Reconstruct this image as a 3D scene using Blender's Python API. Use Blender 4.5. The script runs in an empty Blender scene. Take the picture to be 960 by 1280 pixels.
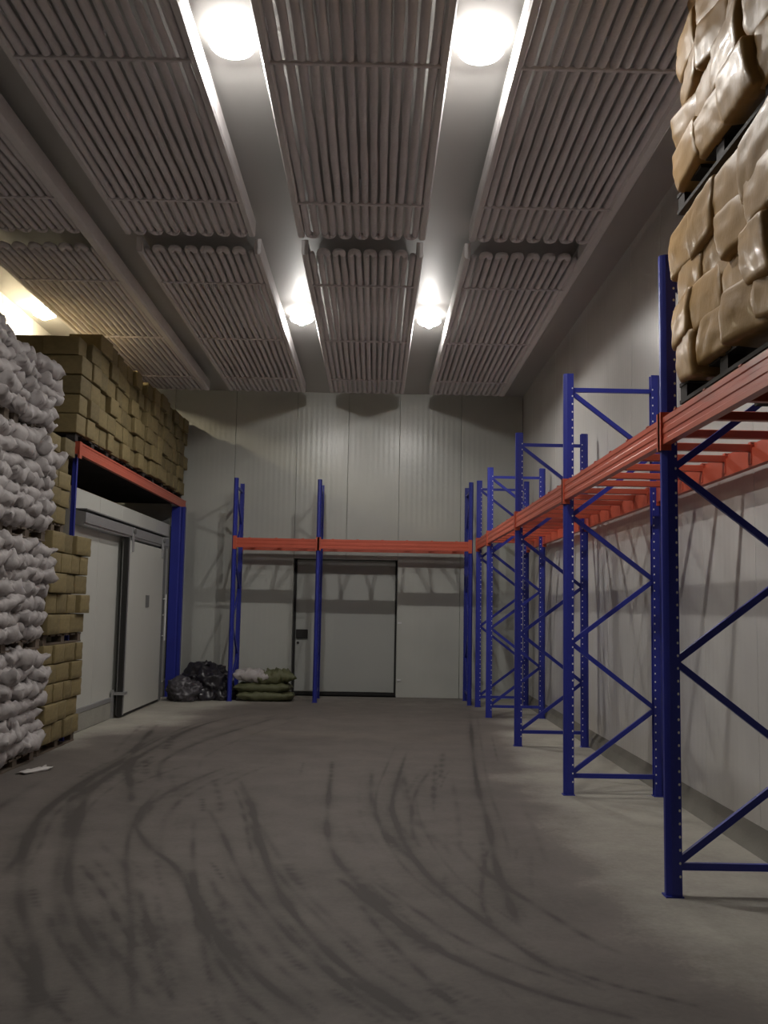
import bpy, bmesh, math, random
import numpy as np
from mathutils import Vector, Matrix, noise

random.seed(7)
S = bpy.context.scene
COL = S.collection

# ------------------------------------------------------------------ camera
CAM_H = 1.65
F_PX, PITCH, YAW, ROLL = 1200.66, 0.0988, 0.0081, 0.0184
_f = Vector((math.sin(YAW) * math.cos(PITCH), math.cos(YAW) * math.cos(PITCH), math.sin(PITCH)))
_r = Vector((math.cos(YAW), -math.sin(YAW), 0))
_u = _r.cross(_f)
R2 = math.cos(ROLL) * _r + math.sin(ROLL) * _u
U2 = -math.sin(ROLL) * _r + math.cos(ROLL) * _u
cam_d = bpy.data.cameras.new('camera')
cam_d.sensor_fit = 'HORIZONTAL'
cam_d.sensor_width = 36.0
cam_d.lens = 36.0 * F_PX / 960.0
cam_d.clip_end = 100
cam = bpy.data.objects.new('camera', cam_d)
COL.objects.link(cam)
m = Matrix((R2, U2, -_f)).transposed().to_4x4()
m.translation = (0, 0, CAM_H)
cam.matrix_world = m
S.camera = cam

def floor_at(px, py):
    d = _f + R2 * ((px - 480) / F_PX) + U2 * ((640 - py) / F_PX)
    t = -CAM_H / d.z
    return d.x * t, d.y * t

# ------------------------------------------------------------------ world, exposure
w = bpy.data.worlds.new('world')
S.world = w
w.use_nodes = True
w.node_tree.nodes['Background'].inputs[0].default_value = (0.5, 0.5, 0.5, 1)
w.node_tree.nodes['Background'].inputs[1].default_value = 0.0
S.view_settings.view_transform = 'Standard'
S.view_settings.look = 'None'
S.view_settings.gamma = 1.0
S.view_settings.use_curve_mapping = False
S.view_settings.exposure = 0.0
LAMP_STRENGTH = 2450.0
GLOBE_STRENGTH = 12.0
LAMP_COLOR = (1.0, 0.965, 0.915, 1)
WARM_COLOR = (1.0, 0.86, 0.58, 1)

# ------------------------------------------------------------------ room dimensions (metres)
XR, XL, YB, YF, HC = 2.75, -5.0, 17.95, -3.0, 5.69

# ------------------------------------------------------------------ materials
MATS = {}
def mat(name, color, rough=0.6, metal=0.0, var=0.0, vscale=6.0, bump=0.0, bscale=30.0, coat=0.0, emit=None, stretch=None, spec=None):
    mt = bpy.data.materials.new(name)
    mt.use_nodes = True
    nt = mt.node_tree
    b = nt.nodes['Principled BSDF']
    b.inputs['Base Color'].default_value = (*color, 1)
    b.inputs['Roughness'].default_value = rough
    b.inputs['Metallic'].default_value = metal
    b.inputs['Coat Weight'].default_value = coat
    b.inputs['Coat Roughness'].default_value = 0.15
    if spec is not None:
        b.inputs['Specular IOR Level'].default_value = spec
    if emit:
        b.inputs['Emission Color'].default_value = emit[0]
        b.inputs['Emission Strength'].default_value = emit[1]
    tc = nt.nodes.new('ShaderNodeTexCoord')
    src = tc.outputs['Object']
    if stretch:
        mp = nt.nodes.new('ShaderNodeMapping')
        mp.inputs['Scale'].default_value = stretch
        nt.links.new(src, mp.inputs[0]); src = mp.outputs[0]
    if var > 0:
        n = nt.nodes.new('ShaderNodeTexNoise')
        n.inputs['Scale'].default_value = vscale
        n.inputs['Detail'].default_value = 6
        nt.links.new(src, n.inputs['Vector'])
        oi = nt.nodes.new('ShaderNodeObjectInfo')
        mr = nt.nodes.new('ShaderNodeMath'); mr.operation = 'MULTIPLY_ADD'
        mr.inputs[1].default_value = 0.6; nt.links.new(oi.outputs['Random'], mr.inputs[0])
        nt.links.new(n.outputs['Fac'], mr.inputs[2])
        mx = nt.nodes.new('ShaderNodeMapRange')
        mx.inputs[1].default_value = 0.3; mx.inputs[2].default_value = 1.3
        mx.inputs[3].default_value = 1 - var; mx.inputs[4].default_value = 1 + var
        nt.links.new(mr.outputs[0], mx.inputs[0])
        mul = nt.nodes.new('ShaderNodeVectorMath'); mul.operation = 'SCALE'
        mul.inputs[0].default_value = color
        nt.links.new(mx.outputs[0], mul.inputs['Scale'])
        nt.links.new(mul.outputs[0], b.inputs['Base Color'])
    if bump > 0:
        n2 = nt.nodes.new('ShaderNodeTexNoise')
        n2.inputs['Scale'].default_value = bscale
        n2.inputs['Detail'].default_value = 5
        nt.links.new(src, n2.inputs['Vector'])
        bp = nt.nodes.new('ShaderNodeBump')
        bp.inputs['Strength'].default_value = bump
        bp.inputs['Distance'].default_value = 0.02
        nt.links.new(n2.outputs['Fac'], bp.inputs['Height'])
        nt.links.new(bp.outputs[0], b.inputs['Normal'])
    MATS[name] = mt
    return mt

mat('blue', (0.022, 0.032, 0.30), 0.42, var=0.15, vscale=3, spec=0.5)
mat('red', (0.52, 0.095, 0.052), 0.38, var=0.12, vscale=3)
mat('hole_backlit', (0.85, 0.85, 0.82), 0.6)  # pale discs: brightness of the lit wall behind the slots, put into the colour
mat('frost', (0.72, 0.68, 0.69), 0.85, var=0.10, vscale=5, bump=0.7, bscale=22)
mat('frost_rail', (0.74, 0.71, 0.71), 0.85, var=0.08, vscale=4, bump=0.5, bscale=16)
mat('carton', (0.205, 0.160, 0.072), 0.75, var=0.34, vscale=4, bump=0.15, bscale=20)
mat('carton_film', (0.34, 0.25, 0.12), 0.35, var=0.2, vscale=4)
mat('tan_film', (0.37, 0.222, 0.078), 0.5, var=0.18, vscale=5, bump=0.3, bscale=11, coat=0.07, spec=0.3, stretch=(1,1,.6))
mat('sack', (0.42, 0.39, 0.385), 0.6, var=0.08, vscale=7, bump=0.4, bscale=14)
mat('black_film', (0.022, 0.02, 0.026), 0.3, var=0.2, bump=0.6, bscale=8)
mat('grey_film', (0.07, 0.065, 0.075), 0.32, var=0.2, bump=0.6, bscale=8)
mat('green_sack', (0.10, 0.105, 0.05), 0.6, var=0.2, bump=0.5, bscale=14)
mat('wood', (0.13, 0.10, 0.075), 0.8, var=0.3, vscale=3, stretch=(1, 12, 12))
mat('dark_wood', (0.026, 0.021, 0.019), 0.8, var=0.3, vscale=3)
mat('door_white', (0.55, 0.55, 0.51), 0.4, var=0.05, vscale=1.2, bump=0.05, bscale=3)
mat('door_grey', (0.40, 0.41, 0.385), 0.4, var=0.05, vscale=1.2)
mat('rubber', (0.015, 0.014, 0.013), 0.7)
mat('aluminium', (0.42, 0.42, 0.43), 0.4, metal=0.6, var=0.08)
mat('plate_grey', (0.16, 0.16, 0.16), 0.5)
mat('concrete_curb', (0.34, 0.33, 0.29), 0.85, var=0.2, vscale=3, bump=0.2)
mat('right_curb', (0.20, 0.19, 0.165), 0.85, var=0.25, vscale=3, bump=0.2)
mat('ceiling_white', (0.52, 0.51, 0.49), 0.5, var=0.04, vscale=1)
mat('lamp_metal', (0.65, 0.65, 0.65), 0.4)
mat('lamp_globe', (0.8, 0.8, 0.8), 0.4, emit=(LAMP_COLOR, GLOBE_STRENGTH))
mat('lamp_globe_warm', (0.8, 0.8, 0.8), 0.4, emit=(WARM_COLOR, GLOBE_STRENGTH*4.0))
mat('lamp_bulb_warm', (0.9, 0.9, 0.9), 0.4, emit=(WARM_COLOR, LAMP_STRENGTH))
mat('lamp_bulb', (0.9, 0.9, 0.9), 0.4, emit=(LAMP_COLOR, LAMP_STRENGTH))
mat('film_scrap', (0.6, 0.57, 0.55), 0.4)

def wall_mat(name, color, axis):
    """painted ribbed insulated-panel steel: fine vertical ribs, slight run-down dirt"""
    mt = mat(name, color, 0.27)
    nt = mt.node_tree; b = nt.nodes['Principled BSDF']
    tc = nt.nodes.new('ShaderNodeTexCoord')
    wv = nt.nodes.new('ShaderNodeTexWave')
    wv.wave_type = 'BANDS'; wv.bands_direction = axis
    wv.inputs['Scale'].default_value = 3.2
    wv.inputs['Distortion'].default_value = 0.0
    nt.links.new(tc.outputs['Object'], wv.inputs[0])
    nz = nt.nodes.new('ShaderNodeTexNoise')
    mp = nt.nodes.new('ShaderNodeMapping')
    mp.inputs['Scale'].default_value = (9, 9, 1.2)
    nz.inputs['Scale'].default_value = 1.0; nz.inputs['Detail'].default_value = 4
    nt.links.new(tc.outputs['Object'], mp.inputs[0]); nt.links.new(mp.outputs[0], nz.inputs['Vector'])
    add = nt.nodes.new('ShaderNodeMath'); add.operation = 'MULTIPLY_ADD'
    add.inputs[1].default_value = 0.9
    nt.links.new(nz.outputs['Fac'], add.inputs[0]); nt.links.new(wv.outputs['Fac'], add.inputs[2])
    bp = nt.nodes.new('ShaderNodeBump'); bp.inputs['Strength'].default_value = 0.13; bp.inputs['Distance'].default_value = 0.006
    nt.links.new(add.outputs[0], bp.inputs['Height']); nt.links.new(bp.outputs[0], b.inputs['Normal'])
    n3 = nt.nodes.new('ShaderNodeTexNoise'); n3.inputs['Scale'].default_value = 0.8; n3.inputs['Detail'].default_value = 5
    nt.links.new(tc.outputs['Object'], n3.inputs['Vector'])
    mr = nt.nodes.new('ShaderNodeMapRange')
    mr.inputs[1].default_value = 0.3; mr.inputs[2].default_value = 0.7; mr.inputs[3].default_value = 0.9; mr.inputs[4].default_value = 1.06
    nt.links.new(n3.outputs['Fac'], mr.inputs[0])
    sc = nt.nodes.new('ShaderNodeVectorMath'); sc.operation = 'SCALE'; sc.inputs[0].default_value = color
    nt.links.new(mr.outputs[0], sc.inputs['Scale']); nt.links.new(sc.outputs[0], b.inputs['Base Color'])
    return mt
wall_mat('wall_back_panel', (0.50, 0.51, 0.47), 'X')
wall_mat('wall_right_panel', (0.64, 0.625, 0.60), 'Y')

def floor_mat():
    mt = mat('floor_concrete', (0.3, 0.28, 0.25), 0.7)
    nt = mt.node_tree; b = nt.nodes['Principled BSDF']
    at = nt.nodes.new('ShaderNodeAttribute'); at.attribute_name = 'dirt'
    tc = nt.nodes.new('ShaderNodeTexCoord')
    n1 = nt.nodes.new('ShaderNodeTexNoise'); n1.inputs['Scale'].default_value = 2.2; n1.inputs['Detail'].default_value = 10; n1.inputs['Roughness'].default_value = 0.7
    n2 = nt.nodes.new('ShaderNodeTexNoise'); n2.inputs['Scale'].default_value = 30; n2.inputs['Detail'].default_value = 8
    n2.inputs['Roughness'].default_value = 0.75
    for n in (n1, n2): nt.links.new(tc.outputs['Object'], n.inputs['Vector'])
    a1 = nt.nodes.new('ShaderNodeMath'); a1.operation = 'MULTIPLY_ADD'; a1.inputs[1].default_value = 0.55
    nt.links.new(n1.outputs['Fac'], a1.inputs[0]); nt.links.new(at.outputs['Fac'], a1.inputs[2])
    a2 = nt.nodes.new('ShaderNodeMath'); a2.operation = 'MULTIPLY_ADD'; a2.inputs[1].default_value = 0.30
    nt.links.new(n2.outputs['Fac'], a2.inputs[0]); nt.links.new(a1.outputs[0], a2.inputs[2])
    rp = nt.nodes.new('ShaderNodeValToRGB')
    e = rp.color_ramp.elements
    e[0].position = 0.28; e[0].color = (0.41, 0.39, 0.335, 1)
    e[1].position = 1.0; e[1].color = (0.05, 0.042, 0.037, 1)
    x = e.new(0.62); x.color = (0.158, 0.138, 0.123, 1)
    sc = nt.nodes.new('ShaderNodeMath'); sc.operation = 'MULTIPLY'; sc.inputs[1].default_value = 0.80
    nt.links.new(a2.outputs[0], sc.inputs[0]); nt.links.new(sc.outputs[0], rp.inputs[0])
    nt.links.new(rp.outputs[0], b.inputs['Base Color'])
    bp = nt.nodes.new('ShaderNodeBump'); bp.inputs['Strength'].default_value = 0.25; bp.inputs['Distance'].default_value = 0.01
    nt.links.new(a2.outputs[0], bp.inputs['Height']); nt.links.new(bp.outputs[0], b.inputs['Normal'])
    return mt
floor_mat()

# ------------------------------------------------------------------ helpers
class MB:
    """collects geometry for one mesh"""
    def __init__(self): self.v = []; self.f = []
    def box(self, x0, x1, y0, y1, z0, z1):
        i = len(self.v)
        self.v += [(x0,y0,z0),(x1,y0,z0),(x1,y1,z0),(x0,y1,z0),(x0,y0,z1),(x1,y0,z1),(x1,y1,z1),(x0,y1,z1)]
        self.f += [(i,i+3,i+2,i+1),(i+4,i+5,i+6,i+7),(i,i+1,i+5,i+4),(i+1,i+2,i+6,i+5),(i+2,i+3,i+7,i+6),(i+3,i,i+4,i+7)]
        return self
    def prism(self, prof, a, b, fn):
        """profile (list of 2d, ccw) extruded from a to b; fn(p,q,t)->xyz"""
        i = len(self.v); n = len(prof)
        self.v += [fn(p[0], p[1], a) for p in prof] + [fn(p[0], p[1], b) for p in prof]
        for k in range(n):
            self.f.append((i+k, i+(k+1) % n, i+n+(k+1) % n, i+n+k))
        self.f.append(tuple(range(i+n-1, i-1, -1))); self.f.append(tuple(range(i+n, i+2*n)))
        return self
    def tube(self, pts, r, n=8, cap=True):
        pts = [Vector(p) for p in pts]; i0 = len(self.v)
        for k, p in enumerate(pts):
            d = (pts[min(k+1, len(pts)-1)] - pts[max(k-1, 0)]).normalized()
            ref = Vector((0,0,1)) if abs(d.z) < 0.9 else Vector((1,0,0))
            a = d.cross(ref).normalized(); b = d.cross(a)
            rr = r[k] if isinstance(r, (list, tuple)) else r
            for j in range(n):
                t = 2*math.pi*j/n
                self.v.append(tuple(p + a*math.cos(t)*rr + b*math.sin(t)*rr))
        for k in range(len(pts)-1):
            for j in range(n):
                self.f.append((i0+k*n+j, i0+k*n+(j+1) % n, i0+(k+1)*n+(j+1) % n, i0+(k+1)*n+j))
        if cap:
            self.f.append(tuple(i0+j for j in reversed(range(n))))
            self.f.append(tuple(i0+(len(pts)-1)*n+j for j in range(n)))
        return self
    def bar(self, a, b, wd, ht, side):
        """rectangular bar a->b; `side` = direction of width"""
        a = Vector(a); b = Vector(b); s = Vector(side).normalized(); d = (b-a).normalized(); u = d.cross(s).normalized()
        i = len(self.v)
        for p in (a, b):
            for (q, t) in ((-1,-1),(1,-1),(1,1),(-1,1)):
                self.v.append(tuple(p + s*q*wd/2 + u*t*ht/2))
        self.f += [(i,i+1,i+2,i+3),(i+7,i+6,i+5,i+4)] + [(i+k, i+4+k, i+4+(k+1) % 4, i+(k+1) % 4) for k in range(4)]
        return self
    def lathe(self, prof, n=20, c=(0,0,0)):
        i0 = len(self.v)
        for (r, z) in prof:
            for j in range(n):
                t = 2*math.pi*j/n
                self.v.append((c[0]+r*math.cos(t), c[1]+r*math.sin(t), c[2]+z))
        for k in range(len(prof)-1):
            for j in range(n):
                self.f.append((i0+k*n+j, i0+k*n+(j+1) % n, i0+(k+1)*n+(j+1) % n, i0+(k+1)*n+j))
        self.f.append(tuple(i0+j for j in reversed(range(n)))); self.f.append(tuple(i0+(len(prof)-1)*n+j for j in range(n)))
        return self
    def mesh(self, name, m, smooth=False, bevel=0.0):
        me = bpy.data.meshes.new(name)
        me.from_pydata(self.v, [], self.f)
        bm = bmesh.new(); bm.from_mesh(me)
        if bevel > 0:
            bmesh.ops.bevel(bm, geom=bm.edges[:], offset=bevel, segments=1, affect='EDGES')
        bmesh.ops.recalc_face_normals(bm, faces=bm.faces[:])
        bm.to_mesh(me); bm.free()
        if smooth: me.polygons.foreach_set('use_smooth', [True]*len(me.polygons))
        me.materials.append(MATS[m])
        return me
    def build(self, name, m, parent=None, smooth=False, bevel=0.0):
        return put(name, self.mesh(name, m, smooth, bevel), parent)

def put(name, me, parent=None, loc=None, rot=None, scale=None):
    o = bpy.data.objects.new(name, me); COL.objects.link(o)
    if parent is not None: o.parent = parent
    if loc: o.location = loc
    if rot: o.rotation_euler = rot
    if scale: o.scale = scale
    return o
def tag(o, label, cat, group=None, kind=None):
    if label: o['label'] = label
    if cat: o['category'] = cat
    if group: o['group'] = group
    if kind: o['kind'] = kind
    return o
def thing(name, label, cat, loc=(0,0,0), rotz=0.0, group=None, kind=None):
    o = put(name, None, loc=loc, rot=(0,0,rotz))
    o.empty_display_size = 0.1
    return tag(o, label, cat, group, kind)
ORD = ['first','second','third','fourth','fifth','sixth','seventh','eighth','ninth','tenth','eleventh','twelfth','thirteenth','fourteenth','fifteenth','sixteenth']

# ================================================================== SETTING
# ---- floor: grid carrying a dirt map of tyre tracks (soil that stays put whatever the light)
def build_floor():
    ys = [YF, 0.0, 1.5, 2.4]
    while ys[-1] < YB:
        ys.append(ys[-1] + max(0.012, 0.0036*ys[-1]))
    ys[-1] = YB
    xs = list(np.linspace(XL, XR, 540))
    X, Y = np.meshgrid(np.array(xs), np.array(ys))
    P = np.stack([X.ravel(), Y.ravel()], 1)
    # traced tyre marks (photo pixels -> floor points)
    c7 = lambda L: [(x/2, 860+y/2) for x, y in L]
    c8 = lambda L: [(480+x/2, 860+y/2) for x, y in L]
    tracks = [
        (c7([(395,90),(335,150),(322,210),(330,290)]), .055, .30),
        (c7([(640,60),(500,90),(380,150),(240,240),(205,290),(185,370),(165,480),(190,560),(230,640),(300,730)]), .05, .34),
        (c7([(420,110),(300,170),(130,290),(75,350),(50,450),(50,560),(90,650),(95,760),(60,840)]), .055, .26),
        (c7([(700,70),(640,90),(540,120),(440,160),(395,190),(400,240)]), .06, .22),
        (c7([(330,330),(370,400),(440,440),(480,520),(540,610),(600,680),(690,760),(800,840)]), .035, .36),
        (c7([(340,840),(325,700),(330,560),(310,440),(330,330),(400,250)]), .03, .24),
        (c7([(600,230),(630,290),(640,340),(660,420),(700,520),(770,610),(850,690),(960,770),(1080,840)]), .035, .40),
        (c7([(520,300),(560,370),(600,470),(680,570),(760,660),(880,760),(1000,840)]), .03, .28),
        (c7([(830,180),(820,290),(815,370),(850,450),(960,550),(1060,640)]), .04, .30),
        (c7([(200,440),(250,500),(300,590),(350,650)]), .025, .28),
        (c7([(350,500),(370,590),(400,700),(440,800)]), .025, .24),
        (c7([(470,450),(500,540),(520,640),(600,760),(700,840)]), .03, .25),
        (c7([(0,480),(60,400),(100,310),(200,240),(330,170)]), .05, .22),
        (c7([(930,200),(925,290),(960,360),(1040,440)]), .04, .22),
        (c8([(60,150),(40,210),(15,290),(40,370),(90,450),(150,510),(260,590),(340,650),(420,700),(560,760)]), .032, .36),
        (c8([(120,200),(75,260),(65,350),(90,400)]), .03, .20),
        (c8([(215,60),(220,130),(230,240),(265,350),(275,430),(310,530),(340,600)]), .04, .32),
        (c8([(260,400),(250,440),(240,540),(270,590)]), .025, .22),
        (c8([(-120,470),(0,560),(120,650),(250,710),(380,760),(480,790),(640,830)]), .035, .38),
        (c8([(-60,540),(0,620),(100,720),(200,820)]), .03, .26),
        (c8([(-100,720),(0,780),(80,840)]), .03, .24),
        (c7([(560,200),(480,230),(420,260),(370,290),(340,350)]), .04, .22),
        (c7([(0,600),(60,700),(140,800),(180,840)]), .03, .22),
        (c7([(120,560),(150,640),(220,740),(300,830)]), .03, .22),
    ]
    rng = np.random.RandomState(3)
    dirt = np.zeros(len(P))
    def seg_d(P, A, B):
        d = B-A; t = np.clip(((P-A)@d)/(d@d+1e-9), 0, 1)
        return np.hypot(*(P-(A+t[:,None]*d)).T), t
    def smooth(L):
        L = np.array(L)
        for _ in range(2):
            Q = [L[0]]
            for a, b in zip(L[:-1], L[1:]): Q += [a*.75+b*.25, a*.25+b*.75]
            L = np.array(Q+[L[-1]])
        return L
    def strip(pts, wd, amt):
        nonlocal dirt
        best = np.full(len(P), 9.0); al = np.zeros(len(P)); n = len(pts)-1
        lo = pts.min(0)-.4; hi = pts.max(0)+.4
        k = np.where((P[:,0]>lo[0])&(P[:,0]<hi[0])&(P[:,1]>lo[1])&(P[:,1]<hi[1]))[0]
        if len(k) == 0: return
        Q = P[k]; bb = np.full(len(Q), 9.0); aa = np.zeros(len(Q))
        for i in range(n):
            d, t = seg_d(Q, pts[i], pts[i+1]); s = d < bb
            bb = np.where(s, d, bb); aa = np.where(s, (i+t)/n, aa)
        fade = np.clip(np.minimum(aa, 1-aa)*6, 0, 1)
        dirt[k] += amt*np.exp(-(bb/wd)**2)*fade*(.65+.35*np.sin(aa*37+amt*50))
    for L, wd, amt in tracks:
        amt *= 1.4
        pts = smooth(np.array([floor_at(*q) for q in L]))
        strip(pts, wd*.55, amt*.9)
        strip(pts, wd*1.8, amt*.3)
        for off in rng.uniform(-.45, .45, 6):           # fainter parallel passes
            a0, a1 = sorted(rng.uniform(0, 1, 2)); i0 = int(a0*len(pts)); i1 = max(i0+4, int(a1*len(pts)))
            q = pts[i0:i1] + np.array([off, rng.uniform(-.25, .25)])
            if len(q) > 2: strip(q, wd*rng.uniform(.3, .9), amt*rng.uniform(.25, .7))
    # forklift aisle is soiled all over; strip along racks and stacks stays cleaner
    edge = np.array([floor_at(*q) for q in [(600,872),(625,895),(640,930),(660,990),(720,1080),(800,1160),(900,1225),(960,1260)]])
    ex = np.interp(P[:,1], edge[::-1,1], edge[::-1,0])
    wob = np.array([noise.noise(Vector((x*1.3, y*1.3, 0))) for x, y in P])
    wob2 = np.array([noise.noise(Vector((x*.45, y*.45, 5))) for x, y in P])
    lft = np.interp(P[:,1], [8, 11, 13, 15, 17.5], [-5.5, -3.6, -3.0, -2.6, -2.0])
    inside = 1/(1+np.exp(-(ex-P[:,0]+wob*.35)/.16)) * 1/(1+np.exp(-(P[:,0]-lft+wob*.3)/.15))
    dirt += .50*inside + .10*wob2 + .05*wob
    back = np.clip((P[:,1]-15.3)/1.5, 0, 1); dirt -= .22*back
    # cleaner cast near the left curb
    me = bpy.data.meshes.new('floor')
    nx, ny = len(xs), len(ys)
    idx = np.arange(nx*ny).reshape(ny, nx)
    faces = np.stack([idx[:-1,:-1].ravel(), idx[:-1,1:].ravel(), idx[1:,1:].ravel(), idx[1:,:-1].ravel()], 1)
    me.from_pydata([(float(a), float(b), 0.0) for a, b in P], [], faces.tolist())
    a = me.attributes.new('dirt', 'FLOAT', 'POINT'); a.data.foreach_set('value', dirt.astype(np.float32))
    me.materials.append(MATS['floor_concrete'])
    return tag(put('floor', me), 'bare concrete floor soiled with curved forklift tyre tracks', 'floor', kind='structure')
build_floor()

def panelled_wall(name, label, m, axis, a0, a1, wd, fixed, thick, z0, z1, skip=()):
    """wall of upright insulated panels, each its own piece with an open joint"""
    back = MB()
    if axis == 'X': back.box(a0, a1, fixed+thick*.4, fixed+thick, z0, z1)
    else:
        lo, hi = sorted((fixed+thick*.4, fixed+thick)); back.box(lo, hi, a0, a1, z0, z1)
    root = back.build(name, 'rubber'); tag(root, label, 'wall', kind='structure')
    n = max(1, round((a1-a0)/wd)); wd = (a1-a0)/n
    for k in range(n):
        p = a0+k*wd; mb = MB()
        lo, hi = sorted((fixed, fixed+thick*.4))
        if axis == 'X': mb.box(p+.003, p+wd-.003, lo, hi, z0, z1)
        else: mb.box(lo, hi, p+.003, p+wd-.003, z0, z1)
        mb.build('panel', m, root, bevel=0.003)
    return root
# far wall: panels around the opening of the recessed sliding door
OX0, OX1, OZ = -1.52, 0.42, 2.53
wb = MB().prism([(XL,0),(OX0,0),(OX0,OZ),(OX1,OZ),(OX1,0),(XR,0),(XR,HC),(XL,HC)], YB+.06, YB+.30, lambda p,q,t: (p, t, q)).build('wall_back', 'door_grey')
tag(wb, 'pale grey panel wall at the far end of the store', 'wall', kind='structure')
def wall_piece(x0, x1, z0): MB().box(x0+.003, x1-.003, YB, YB+.06, z0, HC).build('panel', 'wall_back_panel', wb, bevel=.003)
for k in range(3): wall_piece(XL+k*(OX0-XL)/3, XL+(k+1)*(OX0-XL)/3, 0)
for k in range(2): wall_piece(OX0+k*(OX1-OX0)/2, OX0+(k+1)*(OX1-OX0)/2, OZ)
for k in range(2): wall_piece(OX1+k*(XR-OX1)/2, OX1+(k+1)*(XR-OX1)/2, 0)
tag(MB().box(OX0-.3, OX1+.3, YB+.31, YB+.36, -.02, OZ+.3).build('trim_1', 'rubber'), 'dark backing behind the recessed sliding door', 'door backing', kind='structure')
panelled_wall('wall_right', 'pale panel wall behind the blue and red rack', 'wall_right_panel', 'Y', YF, YB, 1.1, XR, 0.15, 0, HC)
panelled_wall('wall_left', 'pale panel wall behind the stacked goods on the left', 'wall_right_panel', 'Y', YF, YB, 1.1, XL, -0.15, 0, HC)
panelled_wall('wall_front', 'pale panel wall behind the viewpoint', 'wall_back_panel', 'X', XL, XR, 1.1, YF, -0.15, 0, HC)
tag(MB().box(XL-.15, XR+.15, YF-.15, YB+.15, HC, HC+.15).build('ceiling', 'ceiling_white'), 'flat white insulated ceiling above the coils', 'ceiling', kind='structure')
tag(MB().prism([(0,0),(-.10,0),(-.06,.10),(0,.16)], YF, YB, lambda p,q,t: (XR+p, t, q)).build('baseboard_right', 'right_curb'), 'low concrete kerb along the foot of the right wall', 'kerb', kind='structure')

# lower wall with the sliding door on the left, standing out into the room below the left rack
DWX = -3.75
dw = MB().box(XL, DWX-.06, 11.95, YB, .28, 3.07).build('wall_doorway', 'rubber'); tag(dw, 'low white partition wall carrying the sliding door below the left rack', 'wall', kind='structure')
for k in range(5):
    y0 = 11.9+k*1.12
    MB().box(DWX-.06, DWX, y0+.003, min(y0+1.117, YB), .28, 3.07).build('panel', 'door_white', dw, bevel=.003)
MB().box(XL, DWX, 11.9, 11.95, .28, 3.07).build('panel', 'door_white', dw, bevel=.003)
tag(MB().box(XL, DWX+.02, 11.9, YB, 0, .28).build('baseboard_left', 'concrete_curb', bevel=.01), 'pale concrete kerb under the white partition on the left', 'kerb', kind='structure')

# ---- left sliding door
d1 = thing('door_1', 'white sliding cold-store door on the left, hung from an aluminium rail', 'door', (DWX, 14.0, 0), kind='structure')
LX = .145
MB().box(.05, LX, .16, 2.40, .04, 2.56).build('door_panel', 'door_white', d1, bevel=.012)
MB().box(.085, LX+.006, .0, .07, .02, 2.60).build('gasket', 'rubber', d1)
MB().box(.05, LX+.002, .07, .155, .03, 2.585).build('edge_frame', 'aluminium', d1, bevel=.005)
MB().box(.05, LX-.01, .16, 2.40, .012, .038).build('bottom_seal', 'rubber', d1)
MB().box(.05, LX+.004, 2.405, 2.56, .02, 2.60).build('edge_frame', 'plate_grey', d1, bevel=.005)
hr = MB().prism([(0,0),(.13,0),(.13,.03),(.15,.03),(.15,.16),(0,.19)], -2.1, 2.75, lambda p,q,t: (p, t, 2.60+q)).build('header_rail', 'aluminium', d1)
MB().box(.0, .16, -2.1, 2.75, 2.79, 2.805).build('rail_lip', 'plate_grey', hr)
for yy in (.25, 2.25):
    r = MB().box(LX-.005, LX+.025, yy-.035, yy+.035, 2.40, 2.76).build('hanger', 'aluminium', d1, bevel=.004)
    MB().tube([(LX+.02, yy, 2.70), (LX+.05, yy, 2.70)], .04, 12).build('roller', 'plate_grey', r)
MB().box(LX, LX+.012, 1.22, 1.42, 1.58, 1.77).build('notice_plate', 'plate_grey', d1)
hd = MB().tube([(LX+.05, 2.46, 1.02), (LX+.05, 2.46, 1.80)], .016, 8).build('handle', 'lamp_metal', d1)
for zz in (1.1, 1.45, 1.72): MB().tube([(LX-.02, 2.46, zz), (LX+.05, 2.46, zz)], .012, 6).build('handle_bracket', 'lamp_metal', hd)
MB().box(.0, .03, -2.0, .0, .24, .30).build('lower_guide', 'aluminium', d1, bevel=.004)
gb = MB().box(.02, LX+.05, -.05, .14, .33, .37).build('guide_bracket', 'aluminium', d1)
MB().box(.02, .05, -.09, -.03, 0, .40).build('floor_bracket', 'aluminium', gb)

# ---- back sliding door, set back in its opening
d2 = thing('door_2', 'wide grey sliding door recessed in the far wall behind the rack', 'door', (OX0, YB+.22, 0), kind='structure')
DW = OX1-OX0
MB().box(.045, DW-.03, 0, .07, .06, OZ-.01).build('door_panel', 'door_grey', d2, bevel=.01)
MB().box(.004, .04, -.02, .07, .01, OZ-.004).build('gasket', 'rubber', d2)
MB().box(DW-.026, DW-.004, -.01, .07, .01, OZ-.004).build('gasket', 'rubber', d2)
MB().box(.045, DW-.03, -.01, .07, .004, .055).build('bottom_seal', 'rubber', d2)
hb = MB().box(.06, .28, -.04, -.001, 1.04, 1.21).build('handle_box', 'rubber', d2, bevel=.008)
MB().tube([(.10,-.001,.96),(.10,-.03,.96)], .025, 10).build('lock_cylinder', 'rubber', hb)
for zz in (.3, 1.35): MB().box(DW+.02, DW+.09, -.245, -.221, zz, zz+.03).build('catch', 'lamp_metal', d2)

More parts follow.
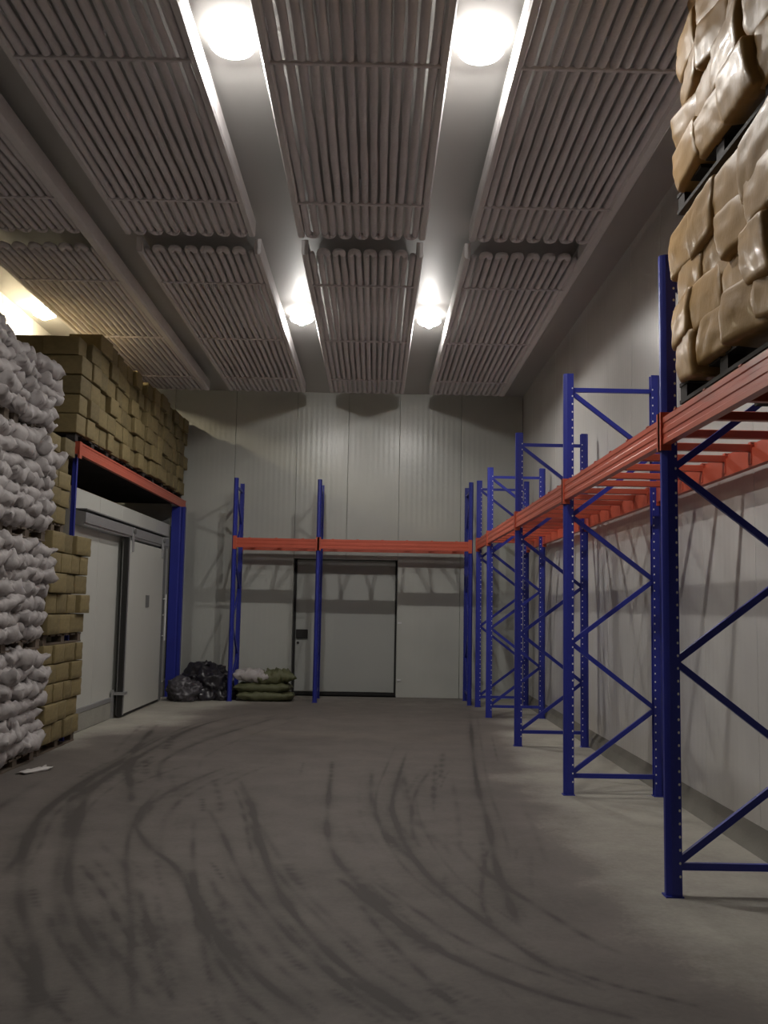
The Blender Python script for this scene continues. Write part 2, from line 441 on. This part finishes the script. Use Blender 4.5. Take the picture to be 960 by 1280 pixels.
# ================================================================== CEILING COILS
PANELS = {'A': (-4.30, -3.06), 'B': (-2.62, -1.34), 'C': (-0.83, 0.42), 'D': (0.94, 2.20)}
ROWS = {'near': (2.9, 9.62), 'far': (10.10, 16.85)}
ZC = 5.475
RP = .0315
def coil(col, row):
    x0, x1 = PANELS[col]; y0, y1 = ROWS[row]
    where = {'A': 'leftmost, above the stacked goods', 'B': 'second column from the left', 'C': 'centre column between the two lamp strips', 'D': 'column nearest the right wall'}[col]
    root = thing('ceiling_coil', f"frosted pipe coil panel in the {row} row, {where}", 'cooling coil', (x0, y0, 0), group='frosted ceiling coils')
    L = y1-y0; W = x1-x0; n = 14; a = .075; st = (W-2*a)/(n-1)
    rng = random.Random(col+row)
    key = ('pipe', round(L, 2))
    if key not in CACHE:
        CACHE[key] = []
        for s in range(4):
            pts = []; rad = []
            for k in range(25):
                t = k/24
                pts.append((rng.uniform(-.003,.003), t*(L-.10)+.05, rng.uniform(-.004,.004))); rad.append(RP*rng.uniform(.90, 1.12))
            CACHE[key].append(MB().tube(pts, rad, 8).mesh('pipe', 'frost', True))
        g = MB(); h = st/2
        g.tube([(h-h*math.cos(t), -.075*math.sin(t), 0) for t in [math.pi*i/8 for i in range(9)]], RP*1.12, 8)
        CACHE[('bend', round(L, 2))] = g.mesh('return_bend', 'frost', True)
    for k in range(n):
        put('pipe', rng.choice(CACHE[key]), root, (a+k*st, 0, ZC))
    bend = CACHE[('bend', round(L, 2))]
    for k in range(1, n-1, 2): put('return_bend', bend, root, (a+k*st, .05, ZC))
    for k in range(0, n, 2): put('return_bend', bend, root, (a+k*st, L-.05, ZC), (0,0,math.pi) , None).location.x = a+(k+1)*st
    for yb in (4.05, 6.41, 8.77, 11.10, 13.50, 15.86):
        if y0 < yb < y1:
            b = MB().box(.01, W-.01, yb-y0-.016, yb-y0+.016, ZC-RP-.012, ZC-RP+.012).build('support_bar', 'frost', root, bevel=.004)
            for xx in (.05, W/2, W-.05):
                MB().box(xx-.012, xx+.012, yb-y0-.012, yb-y0+.012, ZC-RP, HC-.001).build('hanger_rod', 'frost', b)
    for s, xx in (('l', .0), ('r', W)):
        wdt = .035
        ya, yb = (0.0, L)
        prof = [(-wdt,.0),(-wdt*.6,-.02),(wdt*.6,-.02),(wdt,.0),(wdt,.15),(-wdt,.15)]
        if (col, s) in (('D','r'), ('A','r')):
            prof = [(p*1.5, q) for p, q in prof]
            if row == 'near': yb = 10.10-y0
        MB().prism(prof, ya, yb, lambda p,q,t: (xx+p, t, ZC-.02+q)).build('side_rail', 'frost_rail', root)
    return root
CACHE = {}
for c in 'ABCD':
    for r in ('near', 'far'): coil(c, r)

# ================================================================== CEILING LAMPS
def lamp(x, y, label, sfx=''):
    t = thing('ceiling_lamp', label, 'lamp', (x, y, 0), group='white globe lamps in the strips between coils')
    MB().lathe([(.06,0),(.06,-.02),(.03,-.035)], 16, (0,0,HC)).build('ceiling_rose', 'lamp_metal', t, True)
    MB().tube([(0,0,HC-.03),(0,0,5.64)], .03, 10).build('stem', 'lamp_metal', t, True)
    prof = [(.165*math.sin(a), 5.595-.065*math.cos(a)) for a in [math.pi*(.06+.86*i/9) for i in range(10)]]
    MB().lathe(prof, 24).build('globe', 'lamp_globe'+sfx, t, True)                     # luminous globe, made wide to stand in for the lamp's blown-out glow
    prof = [(.045*math.sin(a), 5.532-.030*math.cos(a)) for a in [math.pi*(.02+.48*i/7) for i in range(8)]]
    MB().lathe(prof, 20).build('bulb_tip', 'lamp_bulb'+sfx, t, True)                   # small strong emitter under the globe, kept compact for sharp shadows
lamp(-1.08, 6.45, 'glowing globe lamp in the left lamp strip, nearer to the viewer')
lamp(0.68, 6.45, 'glowing globe lamp in the right lamp strip, nearer to the viewer')
lamp(-1.08, 12.95, 'glowing globe lamp in the left lamp strip, nearer the far wall')
lamp(0.68, 12.95, 'glowing globe lamp in the right lamp strip, nearer the far wall')
lamp(-4.62, 12.95, 'warm glowing globe lamp by the left wall behind the stacked sacks', '_warm')

# ================================================================== PALLET RACKS
PW, PD, HU = .09, .075, 3.86
POST_PROF = [(0,.022),(.012,.012),(.03,0),(PW,0),(PW,.012),(.075,.012),(.075,PD-.012),(PW,PD-.012),(PW,PD),(.03,PD),(.012,PD-.012),(0,PD-.022)]
def post_mesh(hu, mirror):
    key = ('post', hu, mirror)
    if key not in CACHE:
        prof = [(PW-p, q) for p, q in reversed(POST_PROF)] if mirror else POST_PROF
        CACHE[key] = MB().prism(prof, .008, hu, lambda p,q,t: (p, q, t)).mesh('post', 'blue')
        g = MB(); hx = (PW-.078) if mirror else .078
        n = int((hu-.15)/.075)
        for k in range(n):
            z = .12+k*.075
            for yy, s in ((-.0015, -1), (PD+.0015, 1)):
                i = len(g.v)
                g.v += [(hx+.007*math.cos(q*math.pi/3), yy, z+.009*math.sin(q*math.pi/3)) for q in range(6)]
                g.f.append(tuple(range(i, i+6)) if s < 0 else tuple(range(i+5, i-1, -1)))
        CACHE[key+('h',)] = g.mesh('slot_holes', 'hole_backlit')
        CACHE['foot'] = MB().box(-.008, PW+.008, -.008, PD+.008, 0, .008).mesh('foot_plate', 'blue')
    return CACHE[key], CACHE[key+('h',)]
def frame(root, origin, depth, rotz, hu=HU, nodes=None):
    """one ladder frame: two posts and zigzag bracing. local x = rack depth"""
    c, s = math.cos(rotz), math.sin(rotz)
    M = lambda x, y: (origin[0]+c*x-s*y, origin[1]+s*x+c*y, 0)
    for x, mir in ((0, False), (depth-PW, True)):
        pm, hm = post_mesh(hu, mir)
        p = put('post', pm, root, M(x, 0), (0,0,rotz))
        h = put('slot_holes', hm, p); h['kind'] = 'stuff'
        put('foot_plate', CACHE['foot'], p)
    a, b = PW*.78, depth-PW*.78; ym = PD/2
    def br(name, x0, z0, x1, z1):
        key = ('br', name, round(x0,3), round(z0,3), round(x1,3), round(z1,3))
        if key not in CACHE:
            CACHE[key] = MB().bar((x0, ym, z0), (x1, ym, z1), .03, .04, (0,1,0)).mesh(name, 'blue')
        put(name, CACHE[key], root, (origin[0], origin[1], 0), (0,0,rotz))
    br('horizontal_brace', a, .17, b, .17); br('horizontal_brace', a, hu-.15, b, hu-.15)
    nz = nodes or 6; zs = [.19+k*(hu-.17-.19)/nz for k in range(nz+1)]
    for k in range(nz):
        xa, xb = (a, b) if k % 2 == 0 else (b, a)
        br('diagonal_brace', xa, zs[k], xb, zs[k+1])

# step beam: ribbed outer face (outer = p 0), ledge on the inner side
def beam_prof(h):
    return [(0,0),(.05,0),(.05,h-.035),(.03,h-.035),(.03,h),(0,h),(0,h*.80),(.004,h*.76),(.004,h*.62),(0,h*.58),(0,h*.40),(.004,h*.36),(.004,h*.22),(0,h*.18)]
def beam(root, a, b, z0, h, kind, off):
    """kind 'Y': beam runs along Y at x=off, outer face towards -X; 'Yp': outer face +X; 'X': along X at y=off, outer face -Y; 'Xp' outer +Y"""
    fn = {'Y': lambda p,q,t: (off+p, t, z0+q), 'Yp': lambda p,q,t: (off-p, t, z0+q), 'X': lambda p,q,t: (t, off+p, z0+q), 'Xp': lambda p,q,t: (t, off-p, z0+q)}[kind]
    o = MB().prism(beam_prof(h), a, b, fn).build('beam', 'red', root)
    for e, s in ((a, -1), (b, 1)):
        # L-shaped end connector: plate on the post's outer face
        g = MB()
        lo, hi = sorted((e-s*.006, e+s*.055))
        zz0, zz1 = z0-.035, z0+h+.035
        if kind[0] == 'Y':
            sg = -1 if kind == 'Y' else 1
            x0, x1 = sorted((off+sg*.012, off+sg*.004)); g.box(x0, x1, lo, hi, zz0, zz1)
            x0, x1 = sorted((off+sg*.004, off-sg*.052)); y0, y1 = sorted((e-s*.006, e)); g.box(x0, x1, y0, y1, zz0, zz1)
        else:
            sg = -1 if kind == 'X' else 1
            y0, y1 = sorted((off+sg*.012, off+sg*.004)); g.box(lo, hi, y0, y1, zz0, zz1)
            y0, y1 = sorted((off+sg*.004, off-sg*.052)); x0, x1 = sorted((e-s*.006, e)); g.box(x0, x1, y0, y1, zz0, zz1)
        g.build('end_connector', 'red', o)
    return o

# ---- right rack
BZ, BH = 2.665, .165
XF, XRE = 1.733, 2.64
rr = thing('pallet_rack', 'long blue and red pallet rack along the right wall', 'pallet rack', (0,0,0), group='pallet racks')
YFR = [2.66, 5.757, 8.805, 11.865, 14.88, 16.45]
for y in YFR: frame(rr, (XF, y), XRE-XF, 0.0)
for y0, y1 in zip(YFR[:-1], YFR[1:]):
    a, b = y0+PD, y1
    beam(rr, a, b, BZ, BH, 'Y', XF)
    beam(rr, a, b, BZ, BH, 'Yp', XRE)
    n = 6 if y1-y0 > 2 else 3
    for k in range(n):
        yy = a+(k+.5)*(b-a)/n
        g = MB().box(XF+.032, XRE-.032, yy-.025, yy+.025, BZ+BH-.060, BZ+BH-.008)
        cb = g.build('crossbar', 'red', rr, bevel=.004)
        for xx, sg in ((XF, 1), (XRE, -1)):
            h = MB()
            x0, x1 = sorted((xx-sg*.004, xx+sg*.056)); h.box(x0, x1, yy-.02, yy+.02, BZ+BH, BZ+BH+.008)
            x0, x1 = sorted((xx+sg*.050, xx+sg*.056)); h.box(x0, x1, yy-.028, yy+.028, BZ+.02, BZ+BH)
            h.build('hook', 'red', cb)

# ---- back rack (beam faces the viewer)
rb = thing('pallet_rack', 'short blue and red pallet rack along the far wall over the grey door', 'pallet rack', (0,0,0), group='pallet racks')
BY, BYR = 16.70, 17.60
XBK = [-2.50, -1.035, 1.625]
for x in XBK: frame(rb, (x+PD, BY), BYR-BY, math.pi/2)
for x0, x1 in zip(XBK[:-1], XBK[1:]):
    a, b = x0+PD, x1
    beam(rb, a, b, BZ-.02, BH, 'X', BY); beam(rb, a, b, BZ-.02, BH, 'Xp', BYR)
    n = 3 if x1-x0 < 2 else 6
    for k in range(n):
        xx = a+(k+.5)*(b-a)/n
        cb = MB().box(xx-.025, xx+.025, BY+.032, BYR-.032, BZ-.02+BH-.085, BZ-.02+BH-.008).build('crossbar', 'red', rb, bevel=.004)
        for yy, sg in ((BY, 1), (BYR, -1)):
            y0, y1 = sorted((yy-sg*.004, yy+sg*.05))
            MB().box(xx-.02, xx+.02, y0, y1, BZ-.02+BH, BZ-.02+BH+.008).build('hook', 'red', cb)

# ---- left rack over the partition (carries the carton loads)
rl = thing('pallet_rack', 'red beamed rack high on the left carrying cartons above the sliding door', 'pallet rack', (0,0,0), group='pallet racks')
LXF = -3.47; LZ, LH = 3.40, .15
def heavy_post(x, y, wd, hu, dp=.1):
    p = MB().prism([(0,0),(wd*.6,0),(wd*.68,.012),(wd*.72,.012),(wd*.8,0),(wd,0),(wd,dp),(0,dp)], .008, hu, lambda p,q,t: (x-wd+p, y+q, t)).build('post', 'blue', rl)
    MB().box(x-wd-.02, x+.02, y-.02, y+dp+.02, 0, .008).build('foot_plate', 'blue', p)
heavy_post(LXF+.02, 17.30, .24, 3.39)
heavy_post(LXF-.15, 11.50, .05, 3.39, .05)
LBX = LXF-.08
g = MB().prism([(0,0),(0,LH*.45),(-.008,LH*.5),(-.008,LH*.8),(0,LH*.85),(0,LH),(-.05,LH),(-.05,0)], 11.33, 17.85, lambda p,q,t: (LBX+p, t, LZ+q)).build('beam', 'red', rl)
MB().box(LBX-.01, LBX+.012, 11.33, 11.42, LZ-.05, LZ+LH).build('end_connector', 'red', g)
MB().box(XL+.1, XL+.15, 11.33, 17.85, LZ, LZ+LH).build('beam', 'red', rl)
for k in range(16):
    y = 11.36+k*.402
    MB().box(XL+.15, LBX-.052, y, y+.385, LZ+.09, LZ+LH-.005).build('deck_board', 'dark_wood', rl)

# ================================================================== PALLETS, CARTONS, SACKS
def pallet_parts(dx, dy, h, m):
    key = ('pal', dx, dy, h, m)
    if key not in CACHE:
        parts = []
        bt = h*.18; nb = 6; bw = dy/nb*.72
        for k in range(nb):
            y = k*(dy-bw)/(nb-1)-dy/2
            parts.append(('deck_board', MB().box(-dx/2, dx/2, y, y+bw, h-bt, h).mesh('deck_board', m)))
        for x in (-dx/2, -.06, dx/2-.12):
            parts.append(('base_board', MB().box(x, x+.12, -dy/2, dy/2, 0, bt).mesh('base_board', m)))
            for y in (-dy/2, -.06, dy/2-.12):
                parts.append(('block', MB().box(x+.005, x+.115, y+.005, y+.115, bt, h-bt).mesh('block', m)))
        CACHE[key] = parts
    return CACHE[key]
def pallet(x, y, z, dx, dy, h, label, m='wood', group='pallets under the goods'):
    t = thing('pallet', label, 'pallet', (x, y, z), group=group)
    for nme, me in pallet_parts(dx, dy, h, m): put(nme, me, t)
    return t

def carton_mesh(seed, m='carton'):
    """unit carton: soft edges, slightly bulging faces, pressed-in flap seam and tape ridge"""
    bm = bmesh.new(); bmesh.ops.create_cube(bm, size=1.0)
    bmesh.ops.bevel(bm, geom=bm.edges[:], offset=.03, segments=2, affect='EDGES', profile=.6)
    bmesh.ops.subdivide_edges(bm, edges=[e for e in bm.edges if e.calc_length() > .5], cuts=3, use_grid_fill=True)
    for v in bm.verts:
        c = v.co.copy()
        bulge = (1-min(1,(2*c.y)**2))*(1-min(1,(2*c.z)**2))
        n = noise.noise(c*2.3+Vector((seed*7.1, 0, 0)))
        if abs(c.x) > .45: v.co.x += math.copysign(.02*bulge+.012*n, c.x)
        if abs(c.y) > .45: v.co.y += math.copysign(.015*(1-min(1,(2*c.x)**2))*(1-min(1,(2*c.z)**2))+.01*n, c.y)
        v.co.z += .012*noise.noise(c*1.7+Vector((0, seed*3.3, 0)))
        if abs(c.z) < .05 and abs(c.x) > .45: v.co.x *= .985
    me = bpy.data.meshes.new('carton'); bm.to_mesh(me); bm.free()
    me.polygons.foreach_set('use_smooth', [True]*len(me.polygons))
    me.materials.append(MATS[m]); return me
CARTONS = [carton_mesh(s) for s in range(6)]
def carton(cx, cy, cz, dx, dy, dz, label, group, rot=0.0, tilt=0.0):
    o = put('carton', random.choice(CARTONS), None, (cx, cy, cz), (tilt, 0, rot), (dx*.96, dy*.965, dz*.975))
    return tag(o, label, 'carton', group)

# ---- lower carton stack (three pallet tiers beside the white sacks)
def layer_widths(total, base, rng):
    n = max(1, round(total/base)); ws = [base*rng.uniform(.8, 1.2) for _ in range(n)]; s = total/sum(ws)
    return [q*s for q in ws]
rng = random.Random(11)
TIER = ['lowest', 'middle', 'top']
for ti, (z0, z1, xf, ya, yb) in enumerate([(0, 1.17, -3.50, 10.40, 11.78), (1.17, 2.42, -3.50, 10.40, 11.86), (2.42, 3.52, -3.58, 10.38, 11.27)]):
    ph = .11
    pallet(xf-.60, (ya+yb)/2, z0, 1.08, yb-ya-.12, ph, f'{TIER[ti]} pallet of the carton stack beside the white sacks', group='pallets of the carton stack')
    nl = 5; lh = (z1-z0-ph)/nl
    for k in range(nl):
        y = ya
        ws = layer_widths(yb-ya-rng.uniform(0, .07), .44 if (k+ti) % 2 else .36, rng)
        for q, wd in enumerate(ws):
            dx = .5; off = rng.uniform(-.035, .03)
            pos = 'at its doorward end' if q == len(ws)-1 else ('against the sacks' if q == 0 else f'{ORD[q]} along from the sacks')
            carton(xf-dx/2+off, y+wd/2, z0+ph+(k+.5)*lh, dx, wd-.006, lh-.004, f'brown carton in {TIER[ti]} tier beside sacks, {ORD[k]} layer up, {pos}', 'cartons stacked beside the sacks', rng.uniform(-.02, .02))
            y += wd

# ---- carton loads on the left rack
LOADS = [(11.20, 12.84), (12.88, 14.50), (14.54, 16.16), (16.20, 17.80)]
NAMES = ['nearest to the viewer', 'second from the viewer', 'third from the viewer', 'next to the far wall']
for li, (ya, yb) in enumerate(LOADS):
    z0 = LZ+LH; ph = .09; xf = -3.52+[.0, -.03, .0, -.02][li]
    pallet(xf-.62, (ya+yb)/2, z0, 1.1, yb-ya-.2, ph, f'pallet under the carton load on the left rack, load {NAMES[li]}', 'dark_wood', 'pallets on the left rack')
    nl = 6; lh = (5.04-z0-ph)/nl
    for k in range(nl):
        y = ya+rng.uniform(0, .05); ws = layer_widths(yb-ya-.06, rng.choice([.40, .36, .30]), rng)
        for q, wd in enumerate(ws):
            if k == nl-1 and (rng.random() < .10 or (li == 0 and y < 11.8)): y += wd; continue
            off = rng.uniform(-.06, .03)
            carton(xf-.22+off, y+wd/2, z0+ph+(k+.5)*lh, .44, wd-.006, lh-.004, f'brown carton on left rack, load {NAMES[li]}, {ORD[k]} layer, {ORD[q]} along', 'cartons stored on the left rack', rng.uniform(-.03, .03))
            y += wd
        if li == 0:
            for q in range(2 if k < nl-1 else 0):
                xx = xf-.46-q*.42
                carton(xx-.20, ya+.24+rng.uniform(-.02, .03), z0+ph+(k+.5)*lh, .41, .46, lh-.004, f'brown carton in the end face of the left rack, {ORD[k]} layer, {ORD[q]} in from corner', 'cartons stored on the left rack', rng.uniform(-.02, .02))

# ---- white sacks
def sack_mesh(seed, L, W, H, m, pin=.10, wr=.02, p=3.0, nu=22, nv=16, ear=.03):
    vs = []; fs = []
    sv = Vector((seed*3.7, seed*1.9, 0))
    crn = {(a, b): (random.uniform(-ear, ear), random.uniform(.92, 1.06)) for a in (-1, 1) for b in (-1, 1)}
    for side in (1, -1):
        for i in range(nu+1):
            for j in range(nv+1):
                u = -1+2*i/nu; v = -1+2*j/nv
                u = math.copysign(abs(u)**.85, u); v = math.copysign(abs(v)**.85, v)
                x = u*L/2*(1-pin*(1-v*v)); y = v*W/2*(1-pin*(1-u*u))
                t = H/2*(max(0, 1-abs(u)**p)*max(0, 1-abs(v)**p))**.42
                wgt = 0
                cz = 0
                for (a, b), (dz, sc) in crn.items():
                    q = max(0, a*u)*max(0, b*v); q = q**3
                    cz += dz*q; x *= 1+(sc-1)*q; y *= 1+(sc-1)*q
                e = max(abs(u), abs(v))
                n1 = noise.noise(Vector((x*7, y*7, side*2))+sv); n2 = 2.6*abs(noise.noise(Vector((x*11, y*11, side*t*10))+sv))-.7+1.3*abs(noise.noise(Vector((x*24, y*24, side*9))+sv))-.3
                z = side*t + cz + (n1*wr+n2*wr*.8)*(1 if e < .999 else 1.0)*(.4+.6*(t/(H/2)))
                if e >= .999: z = cz+noise.noise(Vector((x*15, y*15, 0))+sv)*wr*1.2
                x += noise.noise(Vector((y*9, side*t*9, 7))+sv)*wr*.7*(e)
                vs.append((x, y, z+H/2))
    N = (nu+1)*(nv+1); id_ = lambda s, i, j: s*N+i*(nv+1)+j
    for i in range(nu):
        for j in range(nv):
            fs.append((id_(0,i,j), id_(0,i+1,j), id_(0,i+1,j+1), id_(0,i,j+1)))
            fs.append((id_(1,i,j), id_(1,i,j+1), id_(1,i+1,j+1), id_(1,i+1,j)))
    mb = MB(); mb.v = vs; mb.f = fs
    me = bpy.data.meshes.new('sack'); me.from_pydata(vs, [], fs)
    bm = bmesh.new(); bm.from_mesh(me); bmesh.ops.remove_doubles(bm, verts=bm.verts[:], dist=1e-4); bmesh.ops.recalc_face_normals(bm, faces=bm.faces[:]); bm.to_mesh(me); bm.free()
    me.polygons.foreach_set('use_smooth', [True]*len(me.polygons)); me.materials.append(MATS[m])
    return me
SACKS = [sack_mesh(s, .72, .50, .18, 'sack', .05, .040, p=5.0, nu=36, nv=26, ear=.07) for s in range(8)]
STIER = ['lowest', 'second lowest', 'second highest', 'highest']
TZ = [(0, 1.15), (1.15, 2.28), (2.28, 3.36), (3.36, 4.46)]
for ti, (z0, z1) in enumerate(TZ):
    ph = .10
    for q, yc in enumerate((8.55, 9.72)):
        pallet(-4.02, yc, z0, 1.0, 1.05, ph, f"{STIER[ti]} pallet of the white sack stack, {'beside the cartons' if q else 'at the frame edge'}", group='pallets of the sack stack')
    nl = 7; lh = (z1-z0-ph-.03)/nl
    for k in range(nl):
        ncol = 5
        for q in range(ncol):
            # q=0 is the end next to the cartons
            yc = 10.08-q*.43+(.06 if k % 2 else -.05)+rng.uniform(-.03, .03)
            if ti == 3:
                yc -= .02*k
                if k == nl-1 and q == 0: continue
            xo = rng.uniform(-.05, .05)-(.05*k if (ti == 3 and k > 4) else 0)
            o = put('sack', rng.choice(SACKS), None, (-3.42-.36+xo, yc, z0+ph+k*lh), (rng.uniform(-.10,.10), rng.uniform(-.09,.09), rng.choice((0, math.pi))+rng.uniform(-.28,.28)), (1, rng.uniform(.88,1.08), rng.uniform(.85,1.1)))
            tag(o, f'white woven sack in {STIER[ti]} tier, {ORD[k]} layer up, {ORD[q]} from the cartons', 'sack', 'white sacks stacked on the left')

# ---- tan film-wrapped packs on the right rack (two tiers)
def pack_mesh(seed, L, W, H):
    """shrink-wrapped pack: boxy with rounded puffy sides, sagging edges, folds"""
    bm = bmesh.new(); bmesh.ops.create_cube(bm, size=1.0)
    bmesh.ops.subdivide_edges(bm, edges=bm.edges[:], cuts=13, use_grid_fill=True)
    sv = Vector((seed*5.3, 1.7, seed))
    for v in bm.verts:
        c = v.co*2
        r = (abs(c.x)**22+abs(c.y)**22+abs(c.z)**22)**(1/22)
        s = c/r*(max(abs(c.x), abs(c.y), abs(c.z)))
        fold = noise.noise(Vector((s.x*1.1, s.y*1.6, s.z*1.3))+sv)*.035 + abs(noise.noise(Vector((s.x*1.5, s.y*2.2, s.z*1.6))+sv*2))*.035
        s = s*(1+fold)
        s.z += .16*s.y*math.sin(seed*2.1) - .02*(s.y*s.y); s.y += .14*s.z*math.cos(seed*1.7); s.x *= 1-.05*abs(s.z)
        v.co = Vector((s.x*L/2, s.y*W/2, s.z*H/2))
    me = bpy.data.meshes.new('wrapped_pack'); bm.to_mesh(me); bm.free()
    me.polygons.foreach_set('use_smooth', [True]*len(me.polygons)); me.materials.append(MATS['tan_film'])
    return me
PACKS = [pack_mesh(s, .50, .44, .30) for s in range(7)]
for ti, z0 in enumerate((BZ+BH+.008, 3.965)):
    ph = .12
    pallet(2.22, 4.72, z0, .98, 1.38, ph, f"{'lower' if ti == 0 else 'upper'} dark pallet under the tan wrapped packs", 'dark_wood', 'pallets under the tan packs')
    nl = 4; lh = (.99-ph)/nl if ti == 0 else .24
    if ti == 1: nl = 5
    for k in range(nl):
        for q in range(4):
            yc = 5.17-q*.385+(.07 if k % 2 else -.02)+rng.uniform(-.03, .03)
            xo = rng.uniform(-.04, .04)+(.03*k if ti == 1 else 0)
            o = put('wrapped_pack', rng.choice(PACKS), None, (1.66+.26+xo, yc, z0+ph+(k+.5)*lh), (rng.uniform(-.10,.10), rng.uniform(-.08,.08), rng.choice((0, math.pi))+rng.uniform(-.16,.16)), (1, rng.uniform(.88,1.02), rng.uniform(.86,.98)))
            tag(o, f"glossy tan wrapped pack, {'lower' if ti == 0 else 'upper'} pallet on right rack, {ORD[k]} layer, {ORD[q]} from the far end", 'pack', 'tan wrapped packs on the right rack')

# ================================================================== BAGS ON THE FLOOR BY THE FAR WALL
def lump(name, m, loc, dims, seed, label, cat, rot=0.0):
    bm = bmesh.new(); bmesh.ops.create_icosphere(bm, subdivisions=5, radius=1.0)
    sv = Vector((seed*2.1, seed, 0))
    for v in bm.verts:
        c = v.co.copy()
        f = 1+.28*noise.noise(c*1.3+sv)-.34*abs(noise.noise(c*2.4+sv))+.16*abs(noise.noise(c*5+sv))+.07*noise.noise(c*9+sv)
        c = c*f
        if c.z < -.55: c.z = -.55-(c.z+.55)*.05
        v.co = Vector((c.x*dims[0]/2, c.y*dims[1]/2, (c.z+.6)*dims[2]/1.6))
    zmin = min(v.co.z for v in bm.verts)
    for v in bm.verts: v.co.z -= zmin
    me = bpy.data.meshes.new(name); bm.to_mesh(me); bm.free()
    me.polygons.foreach_set('use_smooth', [True]*len(me.polygons)); me.materials.append(MATS[m])
    o = put(name, me, None, loc, (0,0,rot)); return tag(o, label, cat)
kb = lump('plastic_bag', 'black_film', (-2.93, 17.05, 0), (.90, .70, .64), 3, 'black plastic bag slumped against the far wall left of the rack', 'bag')
MB().tube([(-.05,0,.52),(-.02,.01,.60),(.03,.02,.63)], [.05,.03,.06], 8).build('tied_neck', 'black_film', kb, True)
lump('plastic_bag', 'grey_film', (-3.22, 16.62, 0), (.58, .50, .44), 8, 'smaller dark grey plastic bag in front of the black one', 'bag')
lump('plastic_bag', 'black_film', (-2.60, 16.98, 0), (.52, .46, .34), 5, 'flat black plastic bag beside the leftmost blue post', 'bag')
gs = [sack_mesh(40+s, 1.02, .60, .18, 'green_sack', .04, .03, nu=34, nv=22, ear=.05) for s in range(3)]
GL = ['flat olive sack at the bottom of the pile below the rack', 'olive sack in the middle of the pile below the rack', 'crumpled olive sack on top of the pile, right side']
tag(put('sack', gs[0], None, (-1.86, 16.98, 0.0), (0,0,.04)), GL[0], 'sack', 'sacks on the floor by the far wall')
tag(put('sack', gs[1], None, (-1.90, 17.0, .14), (0,.0,-.05), (.97, 1, 1)), GL[1], 'sack', 'sacks on the floor by the far wall')
top = sack_mesh(55, .66, .5, .24, 'green_sack', .06, .055, nu=34, nv=24, ear=.14)
tag(put('sack', top, None, (-1.72, 16.98, .29), (0,-.12,.2)), GL[2], 'sack', 'sacks on the floor by the far wall')
wt = sack_mesh(57, .66, .48, .20, 'sack', .06, .045, nu=34, nv=24, ear=.09)
tag(put('sack', wt, None, (-2.08, 16.95, .33), (0,.06,-.15)), 'white sack thrown on top of the olive pile, left side', 'sack', 'sacks on the floor by the far wall')
# torn film on the floor by the sacks
sc = sack_mesh(70, .42, .12, .03, 'film_scrap', .15, .012, nu=14, nv=6)
tag(put('film_scrap', sc, None, (-3.26, 9.55, .002), (0,0,1.1)), 'scrap of torn white film on the floor before the sack stack', 'scrap')
